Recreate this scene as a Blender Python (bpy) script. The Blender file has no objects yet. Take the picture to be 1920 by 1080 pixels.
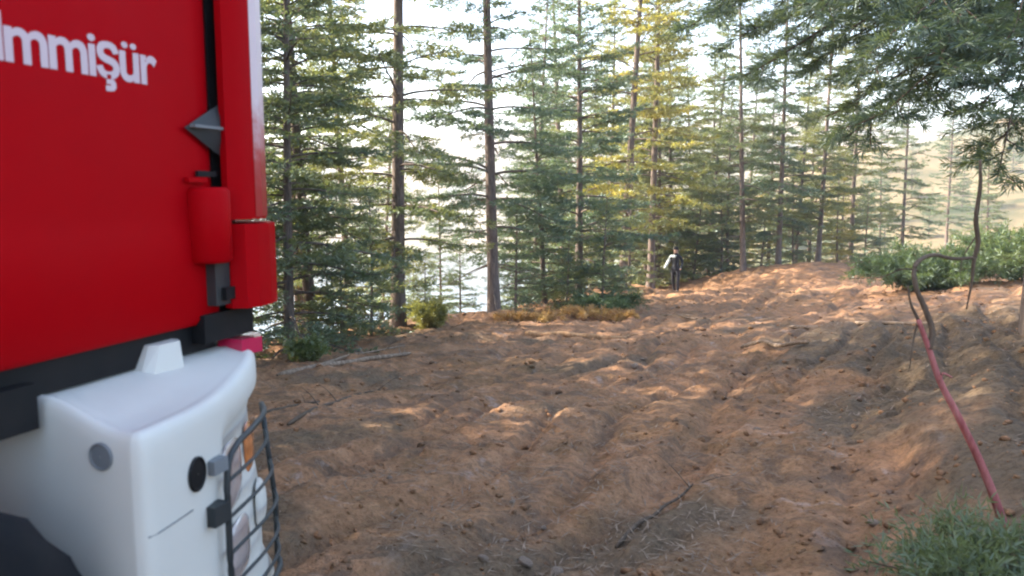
import bpy, bmesh, math, random
import numpy as np
from mathutils import Vector, Matrix
R = math.radians
random.seed(7); rng = np.random.default_rng(11)
sc = bpy.context.scene
COL = sc.collection

# ------------------------------------------------------------------ camera, sky, sun, exposure
F_PX = 1500.0; PITCH = R(7.0); CAM_H = 1.75
cam_d = bpy.data.cameras.new('camera'); cam = bpy.data.objects.new('camera', cam_d); COL.objects.link(cam)
cam_d.sensor_width = 36.0; cam_d.lens = 36.0 * F_PX / 1920.0
cam_d.dof.use_dof = True; cam_d.dof.focus_distance = 7.0; cam_d.dof.aperture_fstop = 3.2
cam_d.clip_start = 0.05; cam_d.clip_end = 6000
cam.location = (0, 0, CAM_H); cam.rotation_euler = (R(90) - PITCH, 0, 0)
sc.camera = cam

SUN_EL = R(33); SUN_AZ = R(-73)          # azimuth from the view axis (+Y), negative = left
sdir = Vector((math.sin(SUN_AZ) * math.cos(SUN_EL), math.cos(SUN_AZ) * math.cos(SUN_EL), math.sin(SUN_EL)))
w = bpy.data.worlds.new('World'); sc.world = w; w.use_nodes = True
nt = w.node_tree; bg = nt.nodes['Background']
sky = nt.nodes.new('ShaderNodeTexSky'); sky.sky_type = 'NISHITA'; sky.sun_disc = False
sky.sun_elevation = SUN_EL; sky.sun_rotation = SUN_AZ
sky.air_density = 1.0; sky.dust_density = 2.5; sky.ozone_density = 1.0
nt.links.new(sky.outputs[0], bg.inputs[0]); bg.inputs[1].default_value = 0.15
sun_d = bpy.data.lights.new('sun', 'SUN'); sun_d.energy = 4.4; sun_d.angle = R(0.53); sun_d.color = (1, .91, .78)
sun = bpy.data.objects.new('sun', sun_d); COL.objects.link(sun)
sun.rotation_euler = sdir.to_track_quat('Z', 'Y').to_euler(); sun.location = sdir * 60
vs = sc.view_settings; vs.view_transform = 'Standard'; vs.look = 'None'; vs.gamma = 1.0; vs.use_curve_mapping = False
vs.exposure = 2.5
sc.cycles.filter_width = 2.0
sc.cycles.max_bounces = 8; sc.cycles.transparent_max_bounces = 8
sc.cycles.caustics_reflective = False; sc.cycles.caustics_refractive = False

# ------------------------------------------------------------------ helpers
def ray(u, v):
    x = (u - 960) / F_PX; q = -(v - 540) / F_PX
    return Vector((x, math.cos(PITCH) + q * math.sin(PITCH), -math.sin(PITCH) + q * math.cos(PITCH)))
def at(u, v, Y):
    r = ray(u, v); r = r * (Y / r.y)
    return Vector((r.x, r.y, r.z + CAM_H))

def tag(o, label=None, cat=None, group=None, kind=None):
    if label: o['label'] = label
    if cat: o['category'] = cat
    if group: o['group'] = group
    if kind: o['kind'] = kind
    return o
def empty(name, loc=(0, 0, 0), rz=0.0, sc_=1.0):
    o = bpy.data.objects.new(name, None); COL.objects.link(o); o.empty_display_size = .2
    o.location = loc; o.rotation_euler = (0, 0, rz); o.scale = (sc_,) * 3
    return o
def mesh_obj(name, me, parent=None):
    o = bpy.data.objects.new(name, me); COL.objects.link(o); o.parent = parent
    return o
def pymesh(name, verts, faces, mat, smooth=False):
    me = bpy.data.meshes.new(name); me.from_pydata([tuple(v) for v in verts], [], faces); me.update()
    if mat: me.materials.append(mat)
    if smooth: me.polygons.foreach_set('use_smooth', [True] * len(me.polygons))
    return me
def npmesh(name, V, F, mat, smooth=False):
    """V (n,3), F (m,k) arrays"""
    me = bpy.data.meshes.new(name); V = np.asarray(V, np.float32); F = np.asarray(F, np.int32); k = F.shape[1]
    me.vertices.add(len(V)); me.vertices.foreach_set('co', V.ravel())
    me.loops.add(F.size); me.loops.foreach_set('vertex_index', F.ravel())
    me.polygons.add(len(F)); me.polygons.foreach_set('loop_start', np.arange(0, F.size, k, dtype=np.int32))
    me.polygons.foreach_set('loop_total', np.full(len(F), k, np.int32))
    if smooth: me.polygons.foreach_set('use_smooth', np.ones(len(F), bool))
    me.update(calc_edges=True); me.validate()
    if mat: me.materials.append(mat)
    return me
def bm_obj(name, bm, mat, parent=None, smooth=False, bevel=0.0, seg=2):
    if bevel:
        bmesh.ops.bevel(bm, geom=[e for e in bm.edges if e.is_manifold and e.calc_face_angle(0) > .5], offset=bevel, segments=seg, affect='EDGES', profile=.5)
    bmesh.ops.recalc_face_normals(bm, faces=bm.faces)
    me = bpy.data.meshes.new(name); bm.to_mesh(me); bm.free()
    me.materials.append(mat)
    if smooth: me.polygons.foreach_set('use_smooth', [True] * len(me.polygons))
    return mesh_obj(name, me, parent)
def box_bm(x0, x1, y0, y1, z0, z1, bm=None):
    bm = bm or bmesh.new()
    vs_ = [bm.verts.new((x, y, z)) for z in (z0, z1) for (x, y) in ((x0, y0), (x1, y0), (x1, y1), (x0, y1))]
    for f in ((3, 2, 1, 0), (4, 5, 6, 7), (0, 1, 5, 4), (1, 2, 6, 5), (2, 3, 7, 6), (3, 0, 4, 7)):
        bm.faces.new([vs_[i] for i in f])
    return bm
def prism_bm(pts, z0, z1, bm=None):
    bm = bm or bmesh.new()
    a = [bm.verts.new((x, y, z0)) for x, y in pts]; b = [bm.verts.new((x, y, z1)) for x, y in pts]
    n = len(pts); bm.faces.new(a[::-1]); bm.faces.new(b)
    for i in range(n): bm.faces.new((a[i], a[(i + 1) % n], b[(i + 1) % n], b[i]))
    return bm
def tube_arrays(P, rad, sides=6, off=0, cap=True):
    """tube along polyline P with radii; returns verts, faces (quads; caps as degenerate-free fans skipped)"""
    P = [Vector(p) for p in P]; V = []; Fc = []
    ref = Vector((0.13, 0.27, 1)).normalized()
    n = len(P)
    for i, p in enumerate(P):
        t = (P[min(i + 1, n - 1)] - P[max(i - 1, 0)])
        t = t.normalized() if t.length > 1e-9 else Vector((0, 0, 1))
        rf = ref if abs(t.dot(ref)) < .95 else Vector((1, 0, 0))
        s = t.cross(rf).normalized(); u = s.cross(t)
        r = rad[i] if hasattr(rad, '__len__') else rad
        for k in range(sides):
            a = 2 * math.pi * k / sides
            V.append(p + (s * math.cos(a) + u * math.sin(a)) * r)
    for i in range(n - 1):
        for k in range(sides):
            a = off + i * sides + k; b = off + i * sides + (k + 1) % sides
            Fc.append((a, b, b + sides, a + sides))
    if cap:
        Fc.append(tuple(off + k for k in range(sides))[::-1]); Fc.append(tuple(off + (n - 1) * sides + k for k in range(sides)))
    return V, Fc
def tube(name, P, rad, mat, parent=None, sides=8):
    V, Fc = tube_arrays(P, rad, sides)
    return mesh_obj(name, pymesh(name, V, Fc, mat, True), parent)
def bez(P, n=12):
    """Catmull-Rom through P"""
    P = [Vector(p) for p in P]; out = []
    Q = [P[0] * 2 - P[1]] + P + [P[-1] * 2 - P[-2]]
    for i in range(1, len(Q) - 2):
        for k in range(n):
            t = k / n; a, b, c, d = Q[i - 1], Q[i], Q[i + 1], Q[i + 2]
            out.append(.5 * ((2 * b) + (c - a) * t + (2 * a - 5 * b + 4 * c - d) * t * t + (3 * b - a - 3 * c + d) * t ** 3))
    out.append(P[-1]); return out

# 2-D gradient noise
_perm = np.random.default_rng(3).permutation(512)
_ang = np.random.default_rng(4).uniform(0, 2 * math.pi, 512)
_gx, _gy = np.cos(_ang), np.sin(_ang)
def pnoise(x, y, seed=0):
    x = np.asarray(x, float) + seed * 17.31; y = np.asarray(y, float) - seed * 9.77
    xi = np.floor(x).astype(int); yi = np.floor(y).astype(int); xf = x - xi; yf = y - yi
    u = xf ** 3 * (xf * (xf * 6 - 15) + 10); v = yf ** 3 * (yf * (yf * 6 - 15) + 10)
    def g(i, j):
        h = _perm[(_perm[(xi + i) & 511] + (yi + j)) & 511]
        return _gx[h] * (xf - i) + _gy[h] * (yf - j)
    a = g(0, 0) * (1 - u) + g(1, 0) * u; b = g(0, 1) * (1 - u) + g(1, 1) * u
    return (a * (1 - v) + b * v) * 1.5
def fbm(x, y, o=4, seed=0):
    s = 0; a = 1.0
    for k in range(o):
        s = s + a * pnoise(x * 2 ** k, y * 2 ** k, seed + k); a *= .5
    return s
def sst(a, b, x):
    t = np.clip((x - a) / (b - a), 0, 1); return t * t * (3 - 2 * t)

# ------------------------------------------------------------------ materials
def newmat(name):
    m = bpy.data.materials.new(name); m.use_nodes = True
    return m, m.node_tree, m.node_tree.nodes['Principled BSDF']
def nd(t, typ, **kw):
    n = t.nodes.new(typ)
    for k, v in kw.items(): setattr(n, k, v)
    return n
def ramp(t, stops):
    r = nd(t, 'ShaderNodeValToRGB'); e = r.color_ramp.elements
    while len(e) < len(stops): e.new(.5)
    for i, (p, c) in enumerate(stops): e[i].position = p; e[i].color = (*c, 1)
    return r
def noise_node(t, scale, detail=4, rough=.55, co=None, dist=0.0):
    n = nd(t, 'ShaderNodeTexNoise'); n.inputs['Scale'].default_value = scale; n.inputs['Detail'].default_value = detail
    n.inputs['Roughness'].default_value = rough; n.inputs['Distortion'].default_value = dist
    if co is not None: t.links.new(co, n.inputs['Vector'])
    return n
def bump(t, b, src, strength=.3, dist=.02):
    n = nd(t, 'ShaderNodeBump'); n.inputs['Strength'].default_value = strength; n.inputs['Distance'].default_value = dist
    t.links.new(src, n.inputs['Height']); t.links.new(n.outputs[0], b.inputs['Normal'])
def mixc(t, f, a, b, mode='MIX'):
    n = nd(t, 'ShaderNodeMix', data_type='RGBA', blend_type=mode)
    for s, v in ((n.inputs[0], f), (n.inputs[6], a), (n.inputs[7], b)):
        if hasattr(v, 'links') or hasattr(v, 'is_linked'): t.links.new(v, s)
        else: s.default_value = v if isinstance(v, (int, float)) else (*v, 1)
    return n.outputs[2]

def soil_material(name, near=True):
    m, t, b = newmat(name)
    co = nd(t, 'ShaderNodeTexCoord').outputs['Object']
    n1 = noise_node(t, .55, 5, .6, co, .4); n2 = noise_node(t, 3.2, 6, .65, co, .6); n3 = noise_node(t, 26, 5, .7, co)
    r1 = ramp(t, [(.30, (0.144, 0.089, 0.039)), (.44, (0.231, 0.125, 0.061)), (.58, (0.311, 0.161, 0.084)), (.75, (0.414, 0.246, 0.139))])
    t.links.new(n1.outputs[0], r1.inputs[0])
    r2 = ramp(t, [(.32, (0.139, 0.083, 0.039)), (.5, (0.277, 0.144, 0.074)), (.68, (0.414, 0.232, 0.125))])
    t.links.new(n2.outputs[0], r2.inputs[0])
    c = mixc(t, .55, r1.outputs[0], r2.outputs[0])
    r3 = ramp(t, [(.3, (.52, .47, .43)), (.5, (1, 1, 1)), (.72, (1.35, 1.32, 1.28))])
    t.links.new(n3.outputs[0], r3.inputs[0])
    c = mixc(t, .8, c, r3.outputs[0], 'MULTIPLY')
    # needle litter, straw coloured flecks
    mp = nd(t, 'ShaderNodeMapping'); mp.inputs['Scale'].default_value = (30, 95, 30); mp.inputs['Rotation'].default_value = (0, 0, .7)
    t.links.new(co, mp.inputs[0]); n4 = noise_node(t, 1.0, 3, .6, mp.outputs[0], 1.5)
    r4 = ramp(t, [(.62, (0, 0, 0)), (.70, (1, 1, 1))]); t.links.new(n4.outputs[0], r4.inputs[0])
    n5 = noise_node(t, .9, 3, .5, co); r5 = ramp(t, [(.48, (0, 0, 0)), (.62, (.6, .6, .6))]); t.links.new(n5.outputs[0], r5.inputs[0])
    f = mixc(t, 1.0, r4.outputs[0], r5.outputs[0], 'MULTIPLY')
    c = mixc(t, f, c, (.36, .25, .13))
    n6 = noise_node(t, 1.7, 8, .75, co, 1.2); r6 = ramp(t, [(.50, (0, 0, 0)), (.60, (.7, .7, .7))]); t.links.new(n6.outputs[0], r6.inputs[0])
    c = mixc(t, r6.outputs[0], c, (.105, .072, .050))
    n7 = noise_node(t, 55, 4, .7, co, .8); r7 = ramp(t, [(.60, (0, 0, 0)), (.66, (.75, .75, .75))]); t.links.new(n7.outputs[0], r7.inputs[0])
    c = mixc(t, r7.outputs[0], c, (.06, .042, .03))
    n8 = noise_node(t, 2.6, 6, .7, co, .8); r8 = ramp(t, [(.60, (0, 0, 0)), (.70, (.6, .6, .6))]); t.links.new(n8.outputs[0], r8.inputs[0])
    c = mixc(t, r8.outputs[0], c, (.40, .30, .245))
    at_ = nd(t, 'ShaderNodeAttribute', attribute_name='shade_humus')  # painted shade of the right bank, together with dark litter patches
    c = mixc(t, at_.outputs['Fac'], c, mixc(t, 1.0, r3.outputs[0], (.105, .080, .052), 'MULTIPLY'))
    # dry grass and scrub far away (real vegetation of the slopes beyond)
    geo = nd(t, 'ShaderNodeNewGeometry'); ln = nd(t, 'ShaderNodeVectorMath', operation='LENGTH'); t.links.new(geo.outputs['Position'], ln.inputs[0])
    mr = nd(t, 'ShaderNodeMapRange'); mr.inputs['From Min'].default_value = 45; mr.inputs['From Max'].default_value = 85
    t.links.new(ln.outputs['Value'], mr.inputs['Value'])
    nf = noise_node(t, .05, 9, .72, co, .6)
    rf = ramp(t, [(.36, (.035, .045, .02)), (.45, (.09, .08, .038)), (.53, (.165, .12, .062)), (.7, (.20, .15, .085))])
    t.links.new(nf.outputs[0], rf.inputs[0])
    c = mixc(t, mr.outputs[0], c, rf.outputs[0])
    t.links.new(c, b.inputs['Base Color']); b.inputs['Roughness'].default_value = .95; b.inputs['Specular IOR Level'].default_value = .15
    add = nd(t, 'ShaderNodeMath', operation='MULTIPLY_ADD'); t.links.new(n3.outputs[0], add.inputs[0]); add.inputs[1].default_value = .5
    t.links.new(n2.outputs[0], add.inputs[2]); bump(t, b, add.outputs[0], .9, .06)
    return m
M_SOIL = soil_material('churned_soil')

def needle_material(name, ca, cb, cc, trans=.4):
    m, t, b = newmat(name); t.nodes.remove(b); out = t.nodes['Material Output']
    co = nd(t, 'ShaderNodeTexCoord').outputs['Object']; oi = nd(t, 'ShaderNodeObjectInfo')
    n = noise_node(t, 1.1, 4, .6, co); r = ramp(t, [(.3, ca), (.5, cb), (.7, cc)])
    mx = nd(t, 'ShaderNodeMath', operation='MULTIPLY_ADD'); t.links.new(oi.outputs['Random'], mx.inputs[0]); mx.inputs[1].default_value = .36
    sb = nd(t, 'ShaderNodeMath', operation='SUBTRACT'); t.links.new(n.outputs[0], sb.inputs[0]); sb.inputs[1].default_value = .18
    t.links.new(sb.outputs[0], mx.inputs[2]); t.links.new(mx.outputs[0], r.inputs[0])
    d = nd(t, 'ShaderNodeBsdfDiffuse'); tr = nd(t, 'ShaderNodeBsdfTranslucent'); gl = nd(t, 'ShaderNodeBsdfGlossy'); gl.inputs['Roughness'].default_value = .45
    t.links.new(r.outputs[0], d.inputs[0])
    bright = mixc(t, 1.0, r.outputs[0], (1.5, 1.45, .8), 'MULTIPLY'); t.links.new(bright, tr.inputs[0])
    gl.inputs[0].default_value = (.6, .7, .7, 1)
    m1 = nd(t, 'ShaderNodeMixShader'); m1.inputs[0].default_value = trans; t.links.new(d.outputs[0], m1.inputs[1]); t.links.new(tr.outputs[0], m1.inputs[2])
    m2 = nd(t, 'ShaderNodeMixShader'); m2.inputs[0].default_value = .06; t.links.new(m1.outputs[0], m2.inputs[1]); t.links.new(gl.outputs[0], m2.inputs[2])
    t.links.new(m2.outputs[0], out.inputs[0])
    return m
M_FIR = needle_material('fir_needles', (.085, .125, .09), (.125, .155, .085), (.18, .185, .07))
M_PINE = needle_material('pine_needles', (.075, .105, .07), (.105, .13, .068), (.14, .155, .065), .5)
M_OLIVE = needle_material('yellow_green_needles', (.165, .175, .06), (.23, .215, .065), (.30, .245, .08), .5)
M_SEED = needle_material('seedling_needles', (.10, .13, .065), (.13, .155, .07), (.16, .175, .075))
M_SHRUB = needle_material('shrub_leaves', (.075, .11, .05), (.105, .14, .055), (.15, .17, .06), .45)

def bark_material(name, c0, c1):
    m, t, b = newmat(name); co = nd(t, 'ShaderNodeTexCoord').outputs['Object']
    mp = nd(t, 'ShaderNodeMapping'); mp.inputs['Scale'].default_value = (1, 1, .28); t.links.new(co, mp.inputs[0])
    n = noise_node(t, 16, 6, .7, mp.outputs[0], .6); r = ramp(t, [(.33, c0), (.66, c1)]); t.links.new(n.outputs[0], r.inputs[0])
    t.links.new(r.outputs[0], b.inputs['Base Color']); b.inputs['Roughness'].default_value = .95; b.inputs['Specular IOR Level'].default_value = .15
    bump(t, b, n.outputs[0], .8, .03); return m
M_BARK = bark_material('fir_bark', (.075, .06, .052), (.19, .145, .12))
M_DEAD = bark_material('dead_wood', (.13, .09, .06), (.33, .24, .17))
M_PALEWOOD = bark_material('barked_pale_wood', (.22, .11, .05), (.46, .28, .15))
M_FERN = needle_material('dry_bracken', (.22, .12, .05), (.34, .19, .07), (.42, .27, .11))
M_REDBARK = bark_material('red_branch_bark', (.22, .05, .05), (.42, .16, .145))
M_TWIG = bark_material('dark_twig_bark', (.07, .05, .035), (.14, .10, .07))
M_STONE = bark_material('dusty_stone', (.20, .145, .105), (.36, .27, .20))

def paint(name, col, rough=.3, coat=.4, spec=.5, dirt=.25, dirtcol=(.25, .18, .13), nscale=2.2, metallic=0):
    m, t, b = newmat(name); co = nd(t, 'ShaderNodeTexCoord').outputs['Object']
    n = noise_node(t, nscale, 7, .65, co, .3); r = ramp(t, [(.45, (0, 0, 0)), (.8, (dirt,) * 3)]); t.links.new(n.outputs[0], r.inputs[0])
    c = mixc(t, r.outputs[0], col, dirtcol); t.links.new(c, b.inputs['Base Color'])
    n2 = noise_node(t, 9, 5, .6, co); mr = nd(t, 'ShaderNodeMapRange'); mr.inputs['To Min'].default_value = rough * .75; mr.inputs['To Max'].default_value = rough * 1.5
    t.links.new(n2.outputs[0], mr.inputs['Value']); t.links.new(mr.outputs[0], b.inputs['Roughness'])
    b.inputs['Coat Weight'].default_value = coat; b.inputs['Coat Roughness'].default_value = .15; b.inputs['Specular IOR Level'].default_value = spec; b.inputs['Metallic'].default_value = metallic
    bump(t, b, n2.outputs[0], .04, .01)
    return m
M_RED = paint('red_truck_paint', (.335, .0006, .0035),   .45, .0, .03, .14, (.16, .01, .012))
M_WHITE = paint('white_bumper_plastic', (.56, .54, .485), .5, .0, .3, .20, (.42, .36, .30), 3.0)
M_LETTER = paint('white_lettering_film', (.55, .44, .46), .6, 0, .2, .35, (.40, .16, .17))
M_BLACK = paint('black_plastic', (.006, .0063, .007), .55, 0, .2, .3, (.035, .026, .022), 4)
M_RUBBER = paint('tyre_rubber', (.008, .009, .011), .8, 0, .2, .4, (.04, .03, .025), 5)
M_STEEL = paint('dark_painted_steel', (.020, .024, .025), .45, 0, .4, .3, (.07, .05, .04), 6)
M_GREY = paint('grey_plastic', (.15, .16, .165), .5, 0, .3, .3)
M_ORANGE = paint('orange_lens', (.52, .17, .05), .18, .8, .5, .3, (.40, .26, .18), 10)
M_CLEAR = paint('clear_lamp_lens', (.42, .36, .34), .10, 1.0, .6, .6, (.30, .20, .16), 12)
M_MAGENTA = paint('red_reflector', (.45, .01, .06), .2, .8, .5, .05)
M_GLASS = paint('dark_window_glass', (.02, .025, .03), .05, 1.0, .6, .05)

# ------------------------------------------------------------------ ground
CP = np.array([  # x, y, z control points of the clearing
    (0, -6, .1), (-6, -6, .1), (8, -6, .9), (0, 0, 0), (-3, 2, .12), (-1.2, 1.1, .16), (-1.2, -2.5, .16), (-3.4, 6, -.12), (0, 3.5, 0), (1.2, 3.5, .03), (2.4, 3.2, .45), (3.4, 4.8, .55),
    (0, 6, -.12), (2.2, 6, .02), (4.6, 7, .42), (6.5, 10, .25), (-2, 9, -.45), (1.5, 10, -.42), (4.5, 11, -.1), (-4, 13, -.82), (-2.35, 16, -.98), (-.4, 18, -1.08),
    (1.5, 17, -1.06), (5, 17, -.9), (8.5, 17, -.42), (11, 17, -.25), (3.9, 26, -1.45), (4.9, 28, -1.55), (6.2, 30, -2.1), (5.9, 28, -2.0), (5.2, 23, -1.25), (8.7, 30, -1.15), (10.3, 31, -1.18),
    (12.2, 32, -1.2), (17.5, 28, -1.0), (14, 20, -.60), (22, 20, -.1), (25, 34, -.9), (-10, 10, -.8), (-14, 4, -.6), (-10, -4, 0), (15, 5, 1.4), (12, -5, 1.6),
    (-8, 16, -1.6), (6, 40, -3.2), (15, 42, -2.2), (-20, 0, -1)], float)
def _phi(r): return np.where(r > 1e-9, r * r * np.log(np.maximum(r, 1e-9)), 0)
_n = len(CP); _A = np.zeros((_n + 3, _n + 3)); _d = np.hypot(CP[:, None, 0] - CP[None, :, 0], CP[:, None, 1] - CP[None, :, 1])
_A[:_n, :_n] = _phi(_d) + np.eye(_n) * 1.5; _A[:_n, _n] = 1; _A[:_n, _n + 1:] = CP[:, :2]; _A[_n, :_n] = 1; _A[_n + 1:, :_n] = CP[:, :2].T
_W = np.linalg.solve(_A, np.concatenate([CP[:, 2], [0, 0, 0]]))
EDX = np.array([-60, -30, -12, -7, -4, 0, 3, 6, 14, 30, 60], float); EDY = np.array([-20, -4, 10, 12.5, 15, 19.5, 27, 35, 39, 44, 50], float)
LAKE_Z = -27.0; HAZE = .0008
def near_z(x, y):
    s = _W[_n] + _W[_n + 1] * x + _W[_n + 2] * y
    for k in range(_n): s = s + _W[k] * _phi(np.hypot(x - CP[k, 0], y - CP[k, 1]))
    return s
def detail(x, y):
    r = np.hypot(x, y); k = 1 - sst(35, 60, r)
    ca, sa = math.cos(R(62)), math.sin(R(62))
    al = x * ca + y * sa; ac = -x * sa + y * ca          # along / across the wheel ruts
    wob = .35 * pnoise(x * .35, y * .35, 5)
    rut = np.abs(pnoise(al * .22, (ac + wob) * 1.5, 8)); rut = -np.clip(.30 - rut, 0, 1) * .36
    lug = pnoise(al * 1.1, ac * 5.0, 21) * .013 + pnoise(al * 2.6, ac * 2.0, 22) * .014
    for c0, ph, wv in ((1.48, 0., .10), (3.55, 1.0, .12), (.20, 2.2, .10), (-1.7, .7, .12)):
        dc = ac - c0 - .10 * np.sin(al * .9 + ph) - .04 * (al - 4) * wv; w_ = np.abs(dc)
        inside = sst(.20, .13, w_); fade = .55 + .45 * pnoise(al * .45, ac * .2, 33 + int(ph * 3))
        lugs = sst(.05, .45, np.sin((al + np.abs(dc) * .8 * np.sign(dc)) * 2 * math.pi / .24 + pnoise(al * 1.5, ac, 35) * 1.2))
        rut = rut + fade * (-.065 * inside - .036 * inside * lugs + .035 * np.exp(-((w_ - .25) / .07) ** 2))
    clod = fbm(x * 1.5, y * 1.5, 3, 30); cl = clod * .040
    med = fbm(x * .45, y * .45, 3, 12) * .10
    fine = np.abs(fbm(x * 5.2, y * 5.2, 3, 40)) * .034 - sst(.10, .0, np.abs(fbm(x * 1.3 + .2 * y, y * 1.3, 3, 44))) * .035 * sst(-.1, .5, fbm(x * .5, y * .5, 2, 46))
    bank = sst(1.6, 3.4, x - .12 * y) * sst(14, 8, y)
    rough = bank * (np.abs(fbm(x * 1.9, y * 1.9, 4, 51)) * .16)
    mound = .16 * np.exp(-(((x - 1.5) / 1.3) ** 2 + ((y - 17.3) / .5) ** 2)) + .10 * np.exp(-(((x + .5) / .7) ** 2 + ((y - 17) / .6) ** 2))
    hum = sst(10, 16, y) * fbm(x * .30, y * .55, 3, 61) * .16
    return k * (.78 * rut + .8 * lug + .7 * cl + .55 * med + fine + .75 * rough + .45 * hum) + mound
def ground(x, y, det=True):
    x = np.asarray(x, float); y = np.asarray(y, float)
    xc = np.clip(x, -25, 28); yc = np.clip(y, -12, 44)
    z = near_z(xc, yc) * 1.0
    e = y - np.interp(x, EDX, EDY)
    z = np.where(e > 0, near_z(xc, np.minimum(yc, np.interp(xc, EDX, EDY) + 2)), z)
    left = 1 - sst(.05, .34, x / np.maximum(y, 8))             # 1 on the lake side
    ep = np.maximum(e, 0)
    fall = ep * ep / (ep + 6)
    zl = z - .52 * fall; zr = z - .16 * fall
    bed = LAKE_Z - 3
    zl = np.maximum(zl, bed + 0 * zl); zr = np.maximum(zr, -9.0)
    zz = left * zl + (1 - left) * zr
    r = np.hypot(x, y)
    # far shore
    ang = np.arctan2(x, np.maximum(y, 1))
    far = sst(330, 640, r) * (60 + 13 * np.sin(ang * 5 + 1.3) + 9 * fbm(x * .006, y * .006, 4, 70)) + 1.0 * sst(60, 300, r) * fbm(x * .02, y * .02, 4, 80)
    zz = zz + far
    # sunlit hillside on the right
    hill = 30 * np.exp(-(((x - 160) / 85) ** 2 + ((y - 190) / 75) ** 2)) + 10 * np.exp(-(((x - 70) / 40) ** 2 + ((y - 150) / 50) ** 2))
    zz = zz + hill * (1 + .18 * fbm(x * .03, y * .03, 4, 90))
    back = sst(-12, -60, y); zz = zz + back * 4
    if det: zz = zz + detail(x, y)
    return zz
def gz(x, y, det=True): return float(ground(np.array([x]), np.array([y]), det)[0])

def axis(segs):
    out = []
    for a, b, s0, s1 in segs:
        n = max(2, int(round((b - a) / ((s0 + s1) / 2)))); t = np.linspace(0, 1, n, endpoint=False)
        k = (s1 - s0) / (s1 + s0); out.append(a + (b - a) * (t * (1 - k) + k * t * t))
    out.append([segs[-1][1]]); return np.concatenate(out)
GX = axis([(-1600, -120, 60, 14), (-120, -22, 9, 1.6), (-22, -4.5, 1.0, .06), (-4.5, 5.5, .028, .032), (5.5, 9, .035, .06), (9, 26, .07, .6), (26, 130, 1.4, 9), (130, 1600, 12, 60)])
GY = axis([(-200, -12, 30, 2), (-12, 1.8, 1.2, .08), (1.8, 8, .026, .032), (8, 36, .034, .2), (36, 70, .3, 1.6), (70, 260, 2, 9), (260, 2200, 10, 70)])
gx, gy = np.meshgrid(GX, GY); GZ = ground(gx.ravel(), gy.ravel())
nx, ny = len(GX), len(GY)
ii = (np.arange(ny - 1)[:, None] * nx + np.arange(nx - 1)[None, :]).ravel()
GF = np.stack([ii, ii + 1, ii + 1 + nx, ii + nx], 1)
g_o = mesh_obj('ground', npmesh('ground', np.stack([gx.ravel(), gy.ravel(), GZ], 1), GF, M_SOIL, True)); tag(g_o, kind='structure')
# right bank's shade painted into its dark soil; dark litter patches elsewhere
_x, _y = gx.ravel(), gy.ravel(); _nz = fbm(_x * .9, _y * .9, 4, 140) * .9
shade_hum = sst(.1, .75, (_x - (1.15 + .16 * _y)) * .9 + _nz * .7) * sst(13, 9, _y) * .85
shade_hum = np.maximum(shade_hum, .75 * sst(.15, .6, fbm(_x * .5, _y * .5, 3, 150)) * sst(26, 10, _y) * (np.abs(_x) < 12))
al_ = g_o.data.attributes.new('shade_humus', 'FLOAT', 'POINT'); al_.data.foreach_set('value', shade_hum.astype(np.float32))
print('ground verts', nx, ny, nx * ny)

# lake below the slope
m, t, b = newmat('lake_water'); b.inputs['Base Color'].default_value = (.05, .09, .11, 1); b.inputs['Roughness'].default_value = .12; b.inputs['IOR'].default_value = 1.33
co = nd(t, 'ShaderNodeTexCoord').outputs['Object']; n = noise_node(t, .8, 4, .6, co); bump(t, b, n.outputs[0], .25, .3); M_WATER = m
lk = []
for k in range(64):
    a = 2 * math.pi * k / 64; lk.append((-60 + 420 * math.cos(a), 270 + 250 * math.sin(a), LAKE_Z))
lake = mesh_obj('lake', pymesh('lake', lk, [tuple(range(64))], M_WATER)); tag(lake, kind='structure')

# ------------------------------------------------------------------ red truck
D = 1.5; TH = math.atan2(485 / F_PX, math.cos(PITCH) + math.sin(PITCH) * math.tan(PITCH))
truck = empty('red_truck', (-D * math.cos(TH), D * math.sin(TH), 0.06), -TH)
TZ = -0.06                      # local z = world z + TZ ; local x = outward, local y = forward
tag(truck, 'red truck with white lettering and a white bumper corner with caged lamp', 'truck')
# cab side panel with a pressed horizontal step at z=1.642
W_T = -2.4
def side_panel():
    bm = bmesh.new()
    prof = [(-.10, 1.375), (-.012, 1.375), (0.0, 1.39), (-.001, 1.60), (-.0035, 1.628), (-.0075, 1.655), (-.010, 1.69), (-.010, 2.30), (-.03, 2.36), (-.06, 2.36), (-.10, 2.30)]
    ys = [.35, 1.0, 1.6, 1.86, 1.91, 1.932, 1.942]
    inset = [0, 0, 0, 0, -.004, -.014, -.04]
    rows = [[bm.verts.new((x + i_, y, z + TZ)) for x, z in prof] for y, i_ in zip(ys, inset)]
    for r0, r1 in zip(rows, rows[1:]):
        for k in range(len(prof)):
            j = (k + 1) % len(prof); bm.faces.new((r0[k], r0[j], r1[j], r1[k]))
    bm.faces.new(rows[0]); bm.faces.new(rows[-1][::-1])
    return bm
sp = bm_obj('door_panel', side_panel(), M_RED, truck, True)
sp.modifiers.new('edges', 'EDGE_SPLIT').split_angle = R(40)
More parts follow.
